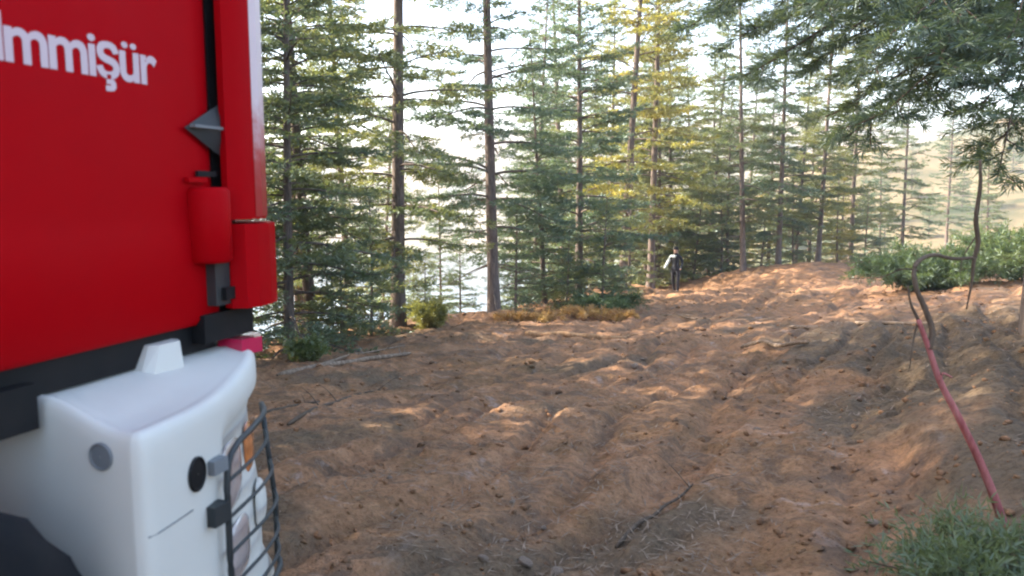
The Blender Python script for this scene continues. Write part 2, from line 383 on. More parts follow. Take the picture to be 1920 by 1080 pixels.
# cab shell behind (roof, far side, rear and front walls), window band above
bm = prism_bm([(-.07, .30), (-.07, 1.93), (-.07, 2.03), (-.16, 2.11), (-2.2, 2.11), (-2.4, 1.95), (-2.4, .30)], 1.36 + TZ, 2.36 + TZ)
bm_obj('cab_body', bm, M_RED, truck, False, .015)
bm = prism_bm([(-.09, .34), (-.09, 1.80), (-.17, 2.0), (-.3, 2.06), (-2.1, 2.06), (-2.32, 1.9), (-2.32, .34)], 2.36 + TZ, 2.92 + TZ)
bm_obj('cab_window', bm, M_GLASS, truck, False, .01)
bm = prism_bm([(-.05, .28), (-.05, 1.80), (-.15, 2.02), (-.3, 2.10), (-2.1, 2.10), (-2.36, 1.92), (-2.36, .28)], 2.92 + TZ, 3.10 + TZ)
bm_obj('cab_roof', bm, M_RED, truck, False, .04)
for y0, y1 in ((.30, .42), (1.76, 1.95)):
    bm_obj('window_pillar', box_bm(-.075, -.03, y0, y1, 2.365 + TZ, 2.915 + TZ), M_RED, truck, False, .008)
# corner post (air deflector blade) standing proud at the front corner
post = [(.030, 1.935), (.052, 1.955), (.060, 1.99), (.056, 2.05), (.040, 2.10), (.005, 2.14), (-.05, 2.17), (-.12, 2.185), (-.12, 2.16), (-.05, 2.13), (-.02, 2.10), (.0, 1.955), (.008, 1.938)]
cp = bm_obj('corner_post', prism_bm(post, 1.665 + TZ, 2.9 + TZ), M_RED, truck, True); cp.modifiers.new('edges', 'EDGE_SPLIT').split_angle = R(35)
foot = [(.035, 1.928), (.075, 1.945), (.085, 1.99), (.082, 2.05), (.062, 2.11), (.02, 2.155), (-.06, 2.19), (-.14, 2.205), (-.14, 2.12), (-.02, 2.08), (-.005, 1.95), (.01, 1.93)]
pf = bm_obj('post_foot', prism_bm(foot, 1.41 + TZ, 1.652 + TZ), M_RED, cp, False, .012, 3)
# sky highlight painted as a pale strip down the front of the post
M_SKYGLINT, t, b = newmat('painted_sky_highlight')     # sky reflection put into the colour, fading out raggedly downwards
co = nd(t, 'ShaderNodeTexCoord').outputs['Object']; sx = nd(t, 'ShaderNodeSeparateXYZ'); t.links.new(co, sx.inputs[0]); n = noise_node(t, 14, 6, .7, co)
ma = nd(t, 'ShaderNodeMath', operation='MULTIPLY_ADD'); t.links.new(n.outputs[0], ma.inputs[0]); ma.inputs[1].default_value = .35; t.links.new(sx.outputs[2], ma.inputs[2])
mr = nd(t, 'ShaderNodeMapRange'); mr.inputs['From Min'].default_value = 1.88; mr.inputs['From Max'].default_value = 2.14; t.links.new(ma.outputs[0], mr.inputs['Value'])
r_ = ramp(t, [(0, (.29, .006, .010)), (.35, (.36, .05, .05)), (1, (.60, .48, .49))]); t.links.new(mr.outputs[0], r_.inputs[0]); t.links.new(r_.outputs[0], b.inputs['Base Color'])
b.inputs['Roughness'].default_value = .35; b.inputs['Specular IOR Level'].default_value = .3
bm_obj('highlight_strip', prism_bm([(.0582, 2.022), (.0560, 2.052), (.0395, 2.098), (.005, 2.138), (.0092, 2.1415), (.0436, 2.1008), (.0597, 2.054), (.0600, 2.022)], 1.672 + TZ, 2.9 + TZ), M_SKYGLINT, cp)
# black seal in the gap
bm_obj('door_seal', box_bm(-.075, -.022, 1.940, 2.03, 1.405 + TZ, 2.36 + TZ), M_BLACK, truck)
# black triangular hinge bracket
bm = bmesh.new()
tri = [(1.80, 1.915), (1.955, 1.995), (1.955, 1.84), (1.90, 1.865)]
a = [bm.verts.new((.004, y, z + TZ)) for y, z in tri]
c_ = bm.verts.new((.020, 1.925, 1.922 + TZ))
for k in range(4): bm.faces.new((a[k], a[(k + 1) % 4], c_))
bm.faces.new(a[::-1])
hb = bm_obj('hinge_bracket', bm, M_STEEL, truck)
bm_obj('bracket_rib', box_bm(.006, .024, 1.82, 1.955, 1.917 + TZ, 1.925 + TZ), M_GREY, hb, False, .002)
# small recessed handle slot above the hinge barrel
bm_obj('hinge_slot', box_bm(-.004, .004, 1.845, 1.925, 1.786 + TZ, 1.802 + TZ), M_BLACK, truck, False, .002)
bm_obj('slot_lip', box_bm(-.004, .011, 1.80, 1.875, 1.770 + TZ, 1.784 + TZ), M_RED, truck, False, .004)
# hinge barrel
P = [(.012, 1.87, 1.548 + TZ), (.012, 1.87, 1.556 + TZ), (.012, 1.87, 1.745 + TZ), (.012, 1.87, 1.757 + TZ)]
tube('hinge_barrel', P, [.052, .060, .060, .050], M_RED, truck, 20)
bm_obj('latch_box', box_bm(-.01, .030, 1.865, 1.945, 1.425 + TZ, 1.545 + TZ), M_STEEL, truck, False, .008)
bm_obj('latch_knob', box_bm(.030, .045, 1.89, 1.93, 1.44 + TZ, 1.475 + TZ), M_BLACK, truck, False, .006)
# chassis sill, bracket and dark parts below the cab
bm_obj('sill', box_bm(-.22, -.03, .35, 1.93, 1.295 + TZ, 1.372 + TZ), M_BLACK, truck, False, .01)
bm_obj('cab_mount', box_bm(-.30, .015, 1.83, 2.05, 1.322 + TZ, 1.402 + TZ), M_BLACK, truck, False, .03, 3)
bm = prism_bm([(-.005, 1.60), (.02, 1.62), (.025, 1.73), (.0, 1.76), (-.10, 1.76), (-.10, 1.60)], 1.270 + TZ, 1.350 + TZ)
for v_ in bm.verts:
    if v_.co.z > 1.32 + TZ: v_.co.y = 1.68 + (v_.co.y - 1.68) * .62 + .02; v_.co.x -= .012
bm_obj('white_bracket', bm, M_WHITE, truck, False, .010, 3)
bm = prism_bm([(.045, 1.95), (.065, 2.02), (.02, 2.07), (-.04, 2.07), (-.04, 1.95)], 1.27 + TZ, 1.315 + TZ)
bm_obj('red_reflector', bm, M_MAGENTA, truck, False, .008)
# bumper: lofted curved shell with a recessed lamp bay
PLAN = [(-.60, 1.318), (-.25, 1.317), (.06, 1.316), (.20, 1.316), (.232, 1.320), (.249, 1.340), (.247, 1.39), (.225, 1.55), (.185, 1.70), (.140, 1.83), (.090, 1.945), (.010, 2.05), (-.10, 2.12), (-.25, 2.16), (-.5, 2.185), (-1.2, 2.20)]
pl = [Vector((p[0], p[1], 0)) for p in PLAN]; pl = bez(pl, 8)
LEV = [.56, .58, .66, .74, .82, .90, .96, 1.0, 1.04, 1.08, 1.12, 1.16, 1.195, 1.217, 1.230, 1.236]
SHR = [.03, 0, 0, 0, 0, 0, 0, 0, 0, 0, 0, 0, .001, .004, .010, .020]
BULGE = .03
def lift(x): return .062 * float(sst(.20, -.02, x))
bm = bmesh.new(); rows = []
for z, s in zip(LEV, SHR):
    row = []
    for i, p in enumerate(pl):
        t_ = (pl[min(i + 1, len(pl) - 1)] - pl[max(i - 1, 0)]).normalized(); nr = Vector((t_.y, -t_.x, 0))
        bulge = BULGE * float(sst(1.60, 2.0, p.y)) * float(sst(1.10, .80, z))
        rec = 0.0
        if 1.64 < p.y < 2.10 and p.x > -.10 and .60 < z < 1.15:
            rec = .032 * min(1, float(sst(1.64, 1.69, p.y)) * float(sst(1.15, 1.10, z)) * float(sst(.60, .64, z)))
        q = p + nr * (bulge - rec - s); row.append(bm.verts.new((q.x, q.y, z + TZ + lift(q.x) * float(sst(.9, 1.2, z)))))
    rows.append(row)
for r0, r1 in zip(rows, rows[1:]):
    for i in range(len(pl) - 1): bm.faces.new((r0[i], r0[i + 1], r1[i + 1], r1[i]))
top = rows[-1]; ring = top
for k, s in enumerate((.03, .07, .2, .4, .6, .8, 1.0)):
    nr_ = []
    for i, p in enumerate(pl):
        c0 = top[i].co; spn = Vector((min(-.30, c0.x - .05), min(max(c0.y, 1.50), 2.0), 0)); q = c0.lerp(spn, s)
        nr_.append(bm.verts.new((q.x, q.y, 1.236 + lift(q.x) + TZ - (.003 if k == 0 else .007))))
    for i in range(len(pl) - 1): bm.faces.new((ring[i], ring[i + 1], nr_[i + 1], nr_[i]))
    ring = nr_
bumper = bm_obj('bumper', bm, M_WHITE, truck, True)
bm_obj('rubber_buffer', box_bm(-.16, .005, 1.20, 1.295, 1.235 + TZ, 1.335 + TZ), M_BLACK, truck, False, .022, 3)
def on_bumper(y, z):
    best = min(pl, key=lambda p: abs(p.y - y) + (9 if p.x < -.2 or p.y < 1.33 else 0)); i = pl.index(best)
    t_ = (pl[i + 1] - pl[i - 1]).normalized(); nr = Vector((t_.y, -t_.x, 0)); bl = BULGE * float(sst(1.60, 2.0, best.y)) * float(sst(1.10, .80, z))
    return best + nr * bl, nr, t_
# round sockets
def disc(name, c, nrm, r, depth, mat, parent, rz=1.0):
    nrm = nrm.normalized(); s = nrm.cross(Vector((0, 0, 1))).normalized(); u = s.cross(nrm)
    V = []; Fc = []; N = 24
    prof = [(r * 1.18, -.004), (r * 1.18, .004), (r * 1.02, .006), (r, .002), (r * .9, .0025), (.001, .003)]
    for rr, d in prof:
        for k in range(N):
            an = 2 * math.pi * k / N; V.append(c + s * rr * math.cos(an) + u * rr * rz * math.sin(an) + nrm * d)
    for i in range(len(prof) - 1):
        for k in range(N): Fc.append((i * N + k, i * N + (k + 1) % N, (i + 1) * N + (k + 1) % N, (i + 1) * N + k))
    return mesh_obj(name, pymesh(name, V, Fc, mat, True), parent)
c, nr, _ = on_bumper(1.515, 1.084); c = c.copy(); c.z = 1.083 + TZ
disc('round_socket', c + nr * .002, nr, .030, .03, M_BLACK, bumper, 1.2)
disc('round_dimple', Vector((.150, 1.3145, 1.180 + TZ)), Vector((0, -1, 0)), .026, .01, M_GREY, bumper)
# hook below the socket, clamp of the guard
c, nr, t_ = on_bumper(1.575, .965)
bm_obj('guard_clamp', box_bm(c.x - .004, c.x + .03, 1.545, 1.60, .935 + TZ, .985 + TZ), M_STEEL, bumper, False, .008)
c, nr, t_ = on_bumper(1.575, 1.07)
bm_obj('guard_clamp', box_bm(c.x - .004, c.x + .022, 1.56, 1.612, 1.06 + TZ, 1.095 + TZ), M_GREY, bumper, False, .008)
# panel seam
for zz in (1.003,):
    pts = []
    for y in (1.33, 1.36, 1.42, 1.48):
        c, nr, t_ = on_bumper(y, zz); pts.append((c.x + nr.x * .0005, c.y + nr.y * .0005, zz + TZ + .0))
    tube('panel_seam', pts, .0022, M_GREY, bumper, 4)
# lamps in the bay
def lamp(name, y, z, ry, rz_, depth, mat):
    c, nr, t_ = on_bumper(y, z); c = c.copy() - nr * .031; c.z = z + TZ; V = []; Fc = []; N = 24; L = 7
    for k in range(L + 1):
        a_ = math.pi / 2 * k / L; rr = math.cos(a_)
        for j in range(N):
            an = 2 * math.pi * j / N; sx = math.copysign(abs(math.cos(an)) ** .6, math.cos(an)); sz = math.copysign(abs(math.sin(an)) ** .6, math.sin(an))
            V.append(c + t_ * ry * rr * sx + Vector((0, 0, rz_ * rr * sz)) + nr * depth * math.sin(a_))
    for i in range(L):
        for j in range(N): Fc.append((i * N + j, i * N + (j + 1) % N, (i + 1) * N + (j + 1) % N, (i + 1) * N + j))
    return mesh_obj(name, pymesh(name, V, Fc, mat, True), truck)
lamp('indicator_lamp', 1.915, 1.01, .05, .075, .016, M_ORANGE)
lamp('head_lamp', 1.775, .985, .080, .095, .014, M_CLEAR)
lamp('reversing_lamp', 1.925, .835, .05, .07, .024, M_WHITE)
lamp('lower_lamp', 1.79, .77, .085, .085, .014, M_CLEAR)
for y_, z_ in ((1.44, .66), (1.58, .70)):
    c, nr, t_ = on_bumper(y_, z_); c = c.copy(); c.z = z_ + TZ; disc('bolt', c + nr * .001, nr, .0075, .01, M_GREY, bumper)
# lamp guard of bent steel rod
lg = empty('lamp_guard', (0, 0, 0)); lg.parent = truck
def gp(y, z, off=.024):
    c, nr, t_ = on_bumper(y, z); q = c + nr * off; return Vector((q.x, q.y, z + TZ))
fr = [gp(2.02, 1.105, .012), gp(1.93, 1.105, .022), gp(1.80, 1.105), gp(1.68, 1.10), gp(1.63, 1.075), gp(1.612, 1.02), gp(1.61, .95), gp(1.61, .80), gp(1.62, .70), gp(1.66, .64), gp(1.78, .62), gp(1.94, .62, .02), gp(2.02, .62, .012)]
o = tube('guard_frame', bez(fr, 6), .0085, M_STEEL, lg, 8)
for z in (1.025, .93, .835, .745, .68):
    pts = bez([gp(1.612, z), gp(1.70, z, .026), gp(1.82, z, .028), gp(1.93, z, .022), gp(2.02, z, .012)], 5)
    tube('guard_bar', pts, .0055, M_STEEL, lg, 6)
pts = [gp(2.02, z, .012) for z in (.61, .8, .95, 1.11)]; tube('guard_frame', pts, .0085, M_STEEL, lg, 8)
# front wheels and rear wheels
def wheel_meshes():
    prof = [(.30, -.14), (.42, -.155), (.50, -.16), (.55, -.145), (.572, -.11), (.575, 0), (.572, .11), (.55, .145), (.50, .16), (.42, .155), (.30, .14)]
    N = 48; V = []; Fc = []
    for r, x in prof:
        for k in range(N):
            a_ = 2 * math.pi * k / N; rr = r - (.012 if (k % 2 and r > .56) else 0); V.append((x, rr * math.cos(a_), rr * math.sin(a_)))
    for i in range(len(prof) - 1):
        for k in range(N): Fc.append((i * N + k, i * N + (k + 1) % N, (i + 1) * N + (k + 1) % N, (i + 1) * N + k))
    ty = pymesh('tyre', V, Fc, M_RUBBER, True)
    prof = [(.31, .13), (.29, .135), (.27, .10), (.22, .06), (.15, .05), (.13, .09), (.06, .10), (.001, .10)]; V = []; Fc = []; N = 32
    for r, x in prof:
        for k in range(N):
            a_ = 2 * math.pi * k / N; V.append((x, r * math.cos(a_), r * math.sin(a_)))
    for i in range(len(prof) - 1):
        for k in range(N): Fc.append((i * N + k, i * N + (k + 1) % N, (i + 1) * N + (k + 1) % N, (i + 1) * N + k))
    return ty, pymesh('rim', V, Fc, M_GREY, True)
ty, rm = wheel_meshes()
for (x, y, fl) in ((.045, .72, 1), (-2.42, .72, -1), (.045, -3.0, 1), (-2.42, -3.0, -1)):
    we = empty('wheel', (x, y, .655), 0); we.parent = truck
    if fl < 0: we.rotation_euler = (0, 0, math.pi)
    mesh_obj('tyre', ty, we); mesh_obj('rim', rm, we)
# chassis and load bed behind the cab (towards and past the photographer)
for x in (-.75, -1.65): bm_obj('chassis_rail', box_bm(x - .05, x + .05, -4.4, 1.95, .85, 1.10), M_BLACK, truck)
for y in (.72, -3.0): tube('axle', [(-2.3, y, .655), (-.1, y, .655)], .06, M_BLACK, truck, 8)
bm_obj('load_bed', box_bm(-2.38, -.03, -4.6, -.5, 1.20, 1.32), M_RED, truck, False, .01)
for x0, x1, y0, y1 in ((-.075, -.03, -4.6, -.5), (-2.38, -2.335, -4.6, -.5), (-2.33, -.08, -.545, -.5), (-2.33, -.08, -4.6, -4.555)):
    bm_obj('bed_side', box_bm(x0, x1, y0, y1, 1.323, 1.70), M_RED, truck, False, .008)
# lettering
cu = bpy.data.curves.new('lettering', 'FONT'); cu.body = 'lmmi\u015f\u00fcr'; cu.size = 1.0; cu.offset = .020; cu.extrude = .02; cu.space_character = .88
to = bpy.data.objects.new('tmp_text', cu); COL.objects.link(to); bpy.context.view_layer.update()
me = bpy.data.meshes.new_from_object(to.evaluated_get(bpy.context.evaluated_depsgraph_get())); bpy.data.objects.remove(to)
co_ = np.array([v.co[:] for v in me.vertices]); x0, x1 = co_[:, 0].min(), co_[:, 0].max()
XH = .53                                     # x-height of the face
for v in me.vertices:
    x, y, z = v.co
    yy = 1.268 + (x - x0) / (x1 - x0) * (1.724 - 1.268)
    hh = y / XH * .078 if y < XH else .078 + (y - XH) / XH * .058
    v.co = (-.010 + .0012 + (z + .02) * .012, yy, 2.016 + TZ + hh)
me.materials.clear(); me.materials.append(M_LETTER); me.name = 'lettering'
mesh_obj('lettering', me, truck)

# ------------------------------------------------------------------ conifers
def leaf_quads(P, Dv, Sv, L, Wd):
    """diamond leaves: arrays (n,3),(n,3),(n,3),(n,),(n,)"""
    n = len(P); V = np.empty((n, 4, 3))
    V[:, 0] = P; V[:, 1] = P + Dv * (L * .45)[:, None] + Sv * Wd[:, None]; V[:, 2] = P + Dv * L[:, None]; V[:, 3] = P + Dv * (L * .45)[:, None] - Sv * Wd[:, None]
    return V.reshape(-1, 3)
def unit(a): return a / np.maximum(np.linalg.norm(a, axis=-1, keepdims=True), 1e-9)
class Foliage:
    def __init__(s): s.q = []
    def twig(s, p0, p1, rg, step, L, Wd, per=2, spread=.75, up=.15):
        d = p1 - p0; ln = np.linalg.norm(d); n = max(2, int(ln / step)); d = d / max(ln, 1e-9)
        tt = np.repeat((np.arange(n) + .6) / n, per); m = len(tt)
        P = p0 + (p1 - p0) * tt[:, None]
        rv = unit(rg.normal(size=(m, 3)) * np.array([1, 1, .55]) + np.array([0, 0, up])); rv = rv - d * (rv @ d)[:, None]; rv = unit(rv)
        Dv = unit(d * (1 - spread * .5) + rv * spread); Sv = unit(np.cross(Dv, rg.normal(size=(m, 3))))
        s.q.append(leaf_quads(P, Dv, Sv, L * rg.uniform(.7, 1.25, m), Wd * rg.uniform(.7, 1.3, m)))
        e = p1[None]; s.q.append(leaf_quads(e, d[None], unit(np.cross(d, rg.normal(size=3)))[None], np.array([L]), np.array([Wd])))
    def mesh(s, name, mat):
        V = np.concatenate(s.q); F = np.arange(len(V)).reshape(-1, 4); return npmesh(name, V, F, mat)
class Wood:
    def __init__(s): s.V = []; s.F = []
    def add(s, P, rad, sides):
        v, f = tube_arrays([Vector(p) for p in P], rad, sides, len(s.V), False); s.V += v; s.F += f
    def mesh(s, name, mat): return npmesh(name, np.array([v[:] for v in s.V]), np.array(s.F), mat, True)

def branch(wd, fo, rg, p0, az, L, pitch, droop, tipup, leaf, twig_sp=.15, twig_len=.34, dead=False, r0=None, step=.040, wdt=.011, per=3):
    n = 8; pts = [np.array(p0, float)]; r0 = r0 or (.008 + .0085 * L)
    for k in range(n):
        t = (k + .5) / n; pt = pitch - droop * math.sin(t * math.pi * .75) + tipup * t * t
        az += rg.normal() * .06
        pts.append(pts[-1] + L / n * np.array([math.cos(az) * math.cos(pt), math.sin(az) * math.cos(pt), math.sin(pt)]))
    wd.add(pts, [r0 * (1 - .85 * k / n) for k in range(n + 1)], 4)
    pts = np.array(pts)
    if dead:
        for k in range(int(L / .35)):
            t = rg.uniform(.25, .95); i = int(t * n); a = pts[i]; d = rg.normal(size=3) * .12 * L; wd.add([a, a + d * .6 + [0, 0, -.02], a + d], [r0 * .35, r0 * .25, r0 * .1], 3)
        return
    side = 1; s = .18 + .1 * rg.random()
    while s < 1.0:
        i = min(int(s * n), n - 1); fr = s * n - i; a = pts[i] * (1 - fr) + pts[i + 1] * fr
        d = unit(pts[i + 1] - pts[i]); h = np.array([-d[1], d[0], 0]); h = unit(h)
        tl = L * twig_len * (1 - s) ** .7 * rg.uniform(.6, 1.2) + .13
        ang = R(rg.uniform(42, 68)); dv = unit(d * math.cos(ang) + h * side * math.sin(ang) + np.array([0, 0, rg.uniform(-.28, .06)]))
        e = a + dv * tl
        if tl > .32:
            wd.add([a, (a + e) / 2 + [0, 0, .01], e], [.005, .004, .002], 3)
            k = .25; sd = 1
            while k < 1:
                b_ = a + (e - a) * k; hd = unit(np.array([-dv[1], dv[0], 0])); d2 = unit(dv * .62 + hd * sd * .75 + np.array([0, 0, rg.uniform(-.3, .1)]))
                fo.twig(b_, b_ + d2 * (tl * .42 * (1.1 - k) + .06), rg, step, leaf, wdt, per); sd = -sd; k += .17 / tl * .75 + .02
        fo.twig(a, e, rg, step, leaf, wdt, per)
        side = -side; s += twig_sp / L * rg.uniform(.7, 1.3)
    fo.twig(pts[-2], pts[-1], rg, step, leaf, wdt, per)

def conifer(seed, H, r0, Lmax, zbase, whorl, nper, leaf=.10, zdead=None, shape=.8, lean=.02, mat=None, **kw):
    rg = np.random.default_rng(seed); wd = Wood(); fo = Foliage()
    n = 14; ph = rg.uniform(0, 6); tp = []
    for k in range(n + 1):
        t = k / n; tp.append(np.array([lean * H * t * math.cos(ph) + .05 * math.sin(3 * t + ph), lean * H * t * math.sin(ph) + .05 * math.cos(2.5 * t), -.35 + (H + .35) * t]))
    wd.add(tp, [r0 * (1.32 if k == 0 else 1) * (1 - .93 * (k / n) ** .9) + .006 for k in range(n + 1)], 9)
    tp = np.array(tp)
    def trunk(z):
        t = (z + .35) / (H + .35) * n; i = min(int(t), n - 1); return tp[i] * (1 - t + i) + tp[i + 1] * (t - i)
    z = zdead if zdead is not None else zbase; az0 = rg.uniform(0, 6)
    while z < H - .15:
        t = (z - zbase) / (H - zbase); dead = z < zbase
        for k in range(nper + int(rg.random() < .5)):
            az = az0 + k * 2 * math.pi / nper + rg.normal() * .35
            if dead:
                if rg.random() < .5: branch(wd, fo, rg, trunk(z + rg.normal() * .08), az, rg.uniform(.5, 1.5), R(rg.uniform(-15, 10)), .3, 0, leaf, dead=True)
                continue
            if rg.random() < .08: continue
            L = max(.22, Lmax * min(1, .62 + t * 2.6) * (1 - t) ** shape * rg.uniform(.65, 1.12))
            branch(wd, fo, rg, trunk(z + rg.normal() * .1), az, L, R(8 + 28 * t + rg.normal() * 7), R(30 - 16 * t), R(22), leaf, **kw)
        az0 += 1.1; z += whorl * rg.uniform(.8, 1.2) * (1 - .35 * max(t, 0))
    return wd.mesh('trunk', M_BARK), fo.mesh('crown', mat or M_FIR)

VAR = {
    'sparse_a': conifer(101, 15.5, .150, 3.0, 1.5, .68, 4, .12, .5, .72, .018, wdt=.012, twig_sp=.19),
    'sparse_b': conifer(102, 16.5, .140, 2.9, 1.4, .66, 4, .12, .6, .72, .014, wdt=.012, twig_sp=.19),
    'slim_a': conifer(103, 14.0, .110, 2.5, 1.3, .66, 4, .13, .6, .7, .022, wdt=.014, twig_sp=.2),
    'slim_b': conifer(104, 13.0, .105, 2.6, 1.1, .66, 4, .13, .6, .75, .02, wdt=.014, twig_sp=.2),
    'dense_a': conifer(105, 12.0, .12, 3.1, .30, .45, 5, .12, None, .85, .015, wdt=.013, twig_sp=.19),
    'dense_b': conifer(106, 9.0, .10, 2.7, .22, .42, 5, .12, None, .9, .015, wdt=.013, twig_sp=.19),
    'young': conifer(107, 3.2, .045, 1.3, .12, .30, 5, .10, None, .8, .03, wdt=.010, twig_sp=.13),
    'young_b': conifer(109, 4.2, .05, 1.5, .15, .38, 4, .11, None, .75, .04, wdt=.011, twig_sp=.16),
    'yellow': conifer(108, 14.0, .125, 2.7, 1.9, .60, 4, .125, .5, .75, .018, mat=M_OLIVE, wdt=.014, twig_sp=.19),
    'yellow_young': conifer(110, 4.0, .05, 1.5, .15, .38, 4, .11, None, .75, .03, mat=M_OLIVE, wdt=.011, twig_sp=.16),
}
for k, (a_, b_) in VAR.items(): print(k, len(a_.polygons), len(b_.polygons))
def tree(name, kind, x, y, s, rz, label, group=None, cat='tree', sink=.0):
    tr, cr = VAR[kind]; e = empty(name, (x, y, gz(x, y, False) - sink), rz, s)
    e.rotation_euler = (R(2.0) * math.sin(x * 7.1 + y), R(2.0) * math.cos(x * 3.3 - y * 2), rz)
    tag(e, label, cat, group); mesh_obj('trunk', tr, e); mesh_obj('crown', cr, e)
    return e
def tx(u, Y): return (u - 960) / F_PX * Y
G1 = 'trees along the near edge of the slope'
tree('fir_tree', 'sparse_a', tx(747, 16), 16, 1.0, .4, 'tall fir with bare dark trunk, nearest tall trunk to the red truck', G1)
tree('fir_tree', 'sparse_b', tx(932, 18), 18, 1.0, 2.1, 'straight dark fir trunk just left of the sunlit orange mound', G1)
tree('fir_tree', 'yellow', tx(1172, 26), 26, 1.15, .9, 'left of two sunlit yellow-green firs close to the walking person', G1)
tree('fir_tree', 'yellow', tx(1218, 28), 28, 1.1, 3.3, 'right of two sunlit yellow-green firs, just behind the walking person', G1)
tree('fir_tree', 'slim_a', tx(1398, 30), 30, 1.0, 1.2, 'leftmost of three slim dark trunks on the far crest', G1)
tree('fir_tree', 'slim_b', tx(1458, 31), 31, 1.05, 4.0, 'middle one of three slim dark trunks on the far crest', G1)
tree('fir_tree', 'slim_a', tx(1532, 32), 32, .95, 5.2, 'rightmost of three slim dark trunks on the far crest', G1)
tree('spruce_tree', 'dense_a', tx(585, 14.5), 14.5, .95, .3, 'dense dark green spruce with boughs to the ground beside the truck post', G1)
tree('spruce_tree', 'dense_b', tx(505, 11.5), 12.5, .9, 1.9, 'shorter dense spruce half hidden by the red corner post', G1)
tree('spruce_tree', 'dense_a', tx(1085, 21.5), 21.5, .95, 2.7, 'broad dense spruce standing behind the sunlit orange mound', G1)
tree('spruce_tree', 'dense_b', tx(1020, 20.5), 20.5, .75, 4.4, 'small dense spruce right beside the second tall dark trunk', G1)
tree('spruce_tree', 'young', tx(1135, 19.5), 19.5, .85, 1.0, 'bushy young spruce at the right end of the orange mound', G1)
tree('spruce_tree', 'young', tx(1060, 19.2), 19.2, .6, 3.0, 'low young spruce over the left half of the orange mound', G1)
tree('spruce_tree', 'young', tx(795, 16.3), 16.3, .45, 2.2, 'tiny olive spruce at the foot of the trunk nearest the truck', G1)
tree('spruce_tree', 'young', tx(640, 13.4), 13.4, .5, .2, 'low young spruce on the edge between truck and first tall trunk', G1)
for u, Y, k, s_, rz, lb in (
        (1185, 24.5, 'young_b', 1.0, .5, 'young spruce in front of the two yellow-green firs'),
        (1232, 31.5, 'yellow_young', 1.0, 1.7, 'sunlit young fir just left of the walking person'),
        (1300, 33, 'young_b', 1.15, 2.9, 'young spruce on the crest just right of the walking person'),
        (1352, 32, 'young', 1.1, 4.0, 'low bushy spruce left of the leftmost crest trunk'),
        (1428, 33, 'yellow_young', .9, 5.3, 'low yellow-green fir between the left and middle crest trunks'),
        (1492, 34, 'young_b', .95, .3, 'low spruce between the middle and right crest trunks'),
        (1570, 34, 'yellow_young', .95, 3.1, 'low yellow-green fir right of the rightmost crest trunk'),
        (1625, 33, 'young', .9, 1.2, 'low spruce on the crest at the foot of the sunlit hillside'),
        (965, 19.0, 'young', .85, 2.4, 'low spruce hiding the foot of the second tall trunk'),
        (690, 15.0, 'young_b', .6, 3.6, 'young spruce just left of the first tall trunk'),
        (860, 21.0, 'young_b', .6, 4.9, 'low spruce on the edge between the two tall dark trunks')):
    tree('young_conifer', k, tx(u, Y), Y, s_, rz, lb, G1)
# belt behind
G2 = 'conifers of the belt behind the front trunks'
for u, Y, k, s, rz, lb in (
        (1265, 35, 'dense_a', 1.0, .2, 'bushy conifer right behind the walking person'),
        (1330, 37, 'slim_b', 1.0, 1.4, 'slim conifer midway between the person and the leftmost crest trunk'),
        (1365, 36, 'dense_b', .9, 2.6, 'low bushy conifer just left of the leftmost crest trunk'),
        (1440, 40, 'dense_a', .8, 3.9, 'bushy conifer seen between the left and middle crest trunks'),
        (1490, 39, 'slim_a', .9, 5.1, 'slim far conifer between the middle and right crest trunks'),
        (1150, 33, 'dense_a', 1.05, .9, 'tall bushy conifer behind the left yellow-green fir'),
        (1215, 38, 'sparse_b', 1.0, 2.4, 'thin far conifer rising behind the right yellow-green fir'),
        (1060, 31, 'sparse_a', 1.0, 3.5, 'tall bare-trunked fir rising above the broad spruce at the mound'),
        (1000, 27, 'slim_b', .95, 1.7, 'slim fir directly behind the small dense spruce at the mound'),
        (1300, 44, 'dense_a', 1.1, 4.7, 'farthest bushy conifer seen right of the walking person'),
        (1400, 47, 'sparse_a', .9, .6, 'faint far fir hidden behind the leftmost crest trunk'),
        (1580, 46, 'dense_b', .8, 2.2, 'pale small conifer right of the three crest trunks'),
        (655, 21, 'yellow', .95, 3.0, 'olive yellow fir showing between dense spruce and first tall trunk'),
        (560, 19, 'sparse_b', .95, 4.1, 'tall fir rising behind the dense spruce next to the truck post'),
        (1650, 50, 'slim_b', .7, 3.2, 'lone thin far conifer in front of the sunlit hillside'),
        (1110, 40, 'dense_a', 1.1, 2.0, 'tall dark conifer far behind the broad spruce at the mound'),
        (1190, 44, 'dense_a', 1.15, 3.1, 'far bushy conifer between the two yellow-green firs'),
        (1235, 33, 'dense_b', 1.1, 5.5, 'bushy conifer just left of the walking person'),
        (1340, 42, 'dense_a', 1.0, 1.1, 'far bushy conifer left of the crest trunks'),
        (1030, 36, 'dense_a', 1.1, 4.2, 'far dark conifer right of the second tall trunk'),
        (1520, 44, 'dense_b', 1.1, .7, 'far bushy conifer behind the rightmost crest trunk'),
        (830, 29, 'slim_a', .62, 2.3, 'slim fir low on the slope between the two tall dark trunks'),
        (775, 34, 'dense_b', .9, 4.4, 'bushy conifer on the slope just right of the first tall trunk'),
        (705, 27, 'slim_b', .95, .8, 'slim fir on the slope just left of the first tall trunk'),
        (1600, 37, 'slim_a', 1.0, 1.9, 'slim fir standing right of the three crest trunks'),
        (1690, 43, 'slim_b', .95, 2.8, 'slim conifer in front of the sunlit slope at right'),
        (1775, 58, 'sparse_b', .8, .4, 'far fir seen above the green shrubs at right'),
        (1850, 52, 'dense_b', .8, 3.9, 'far small conifer below the pine boughs at the right edge')):
    tree('conifer', k, tx(u, Y), Y, s, rz, lb, G2)
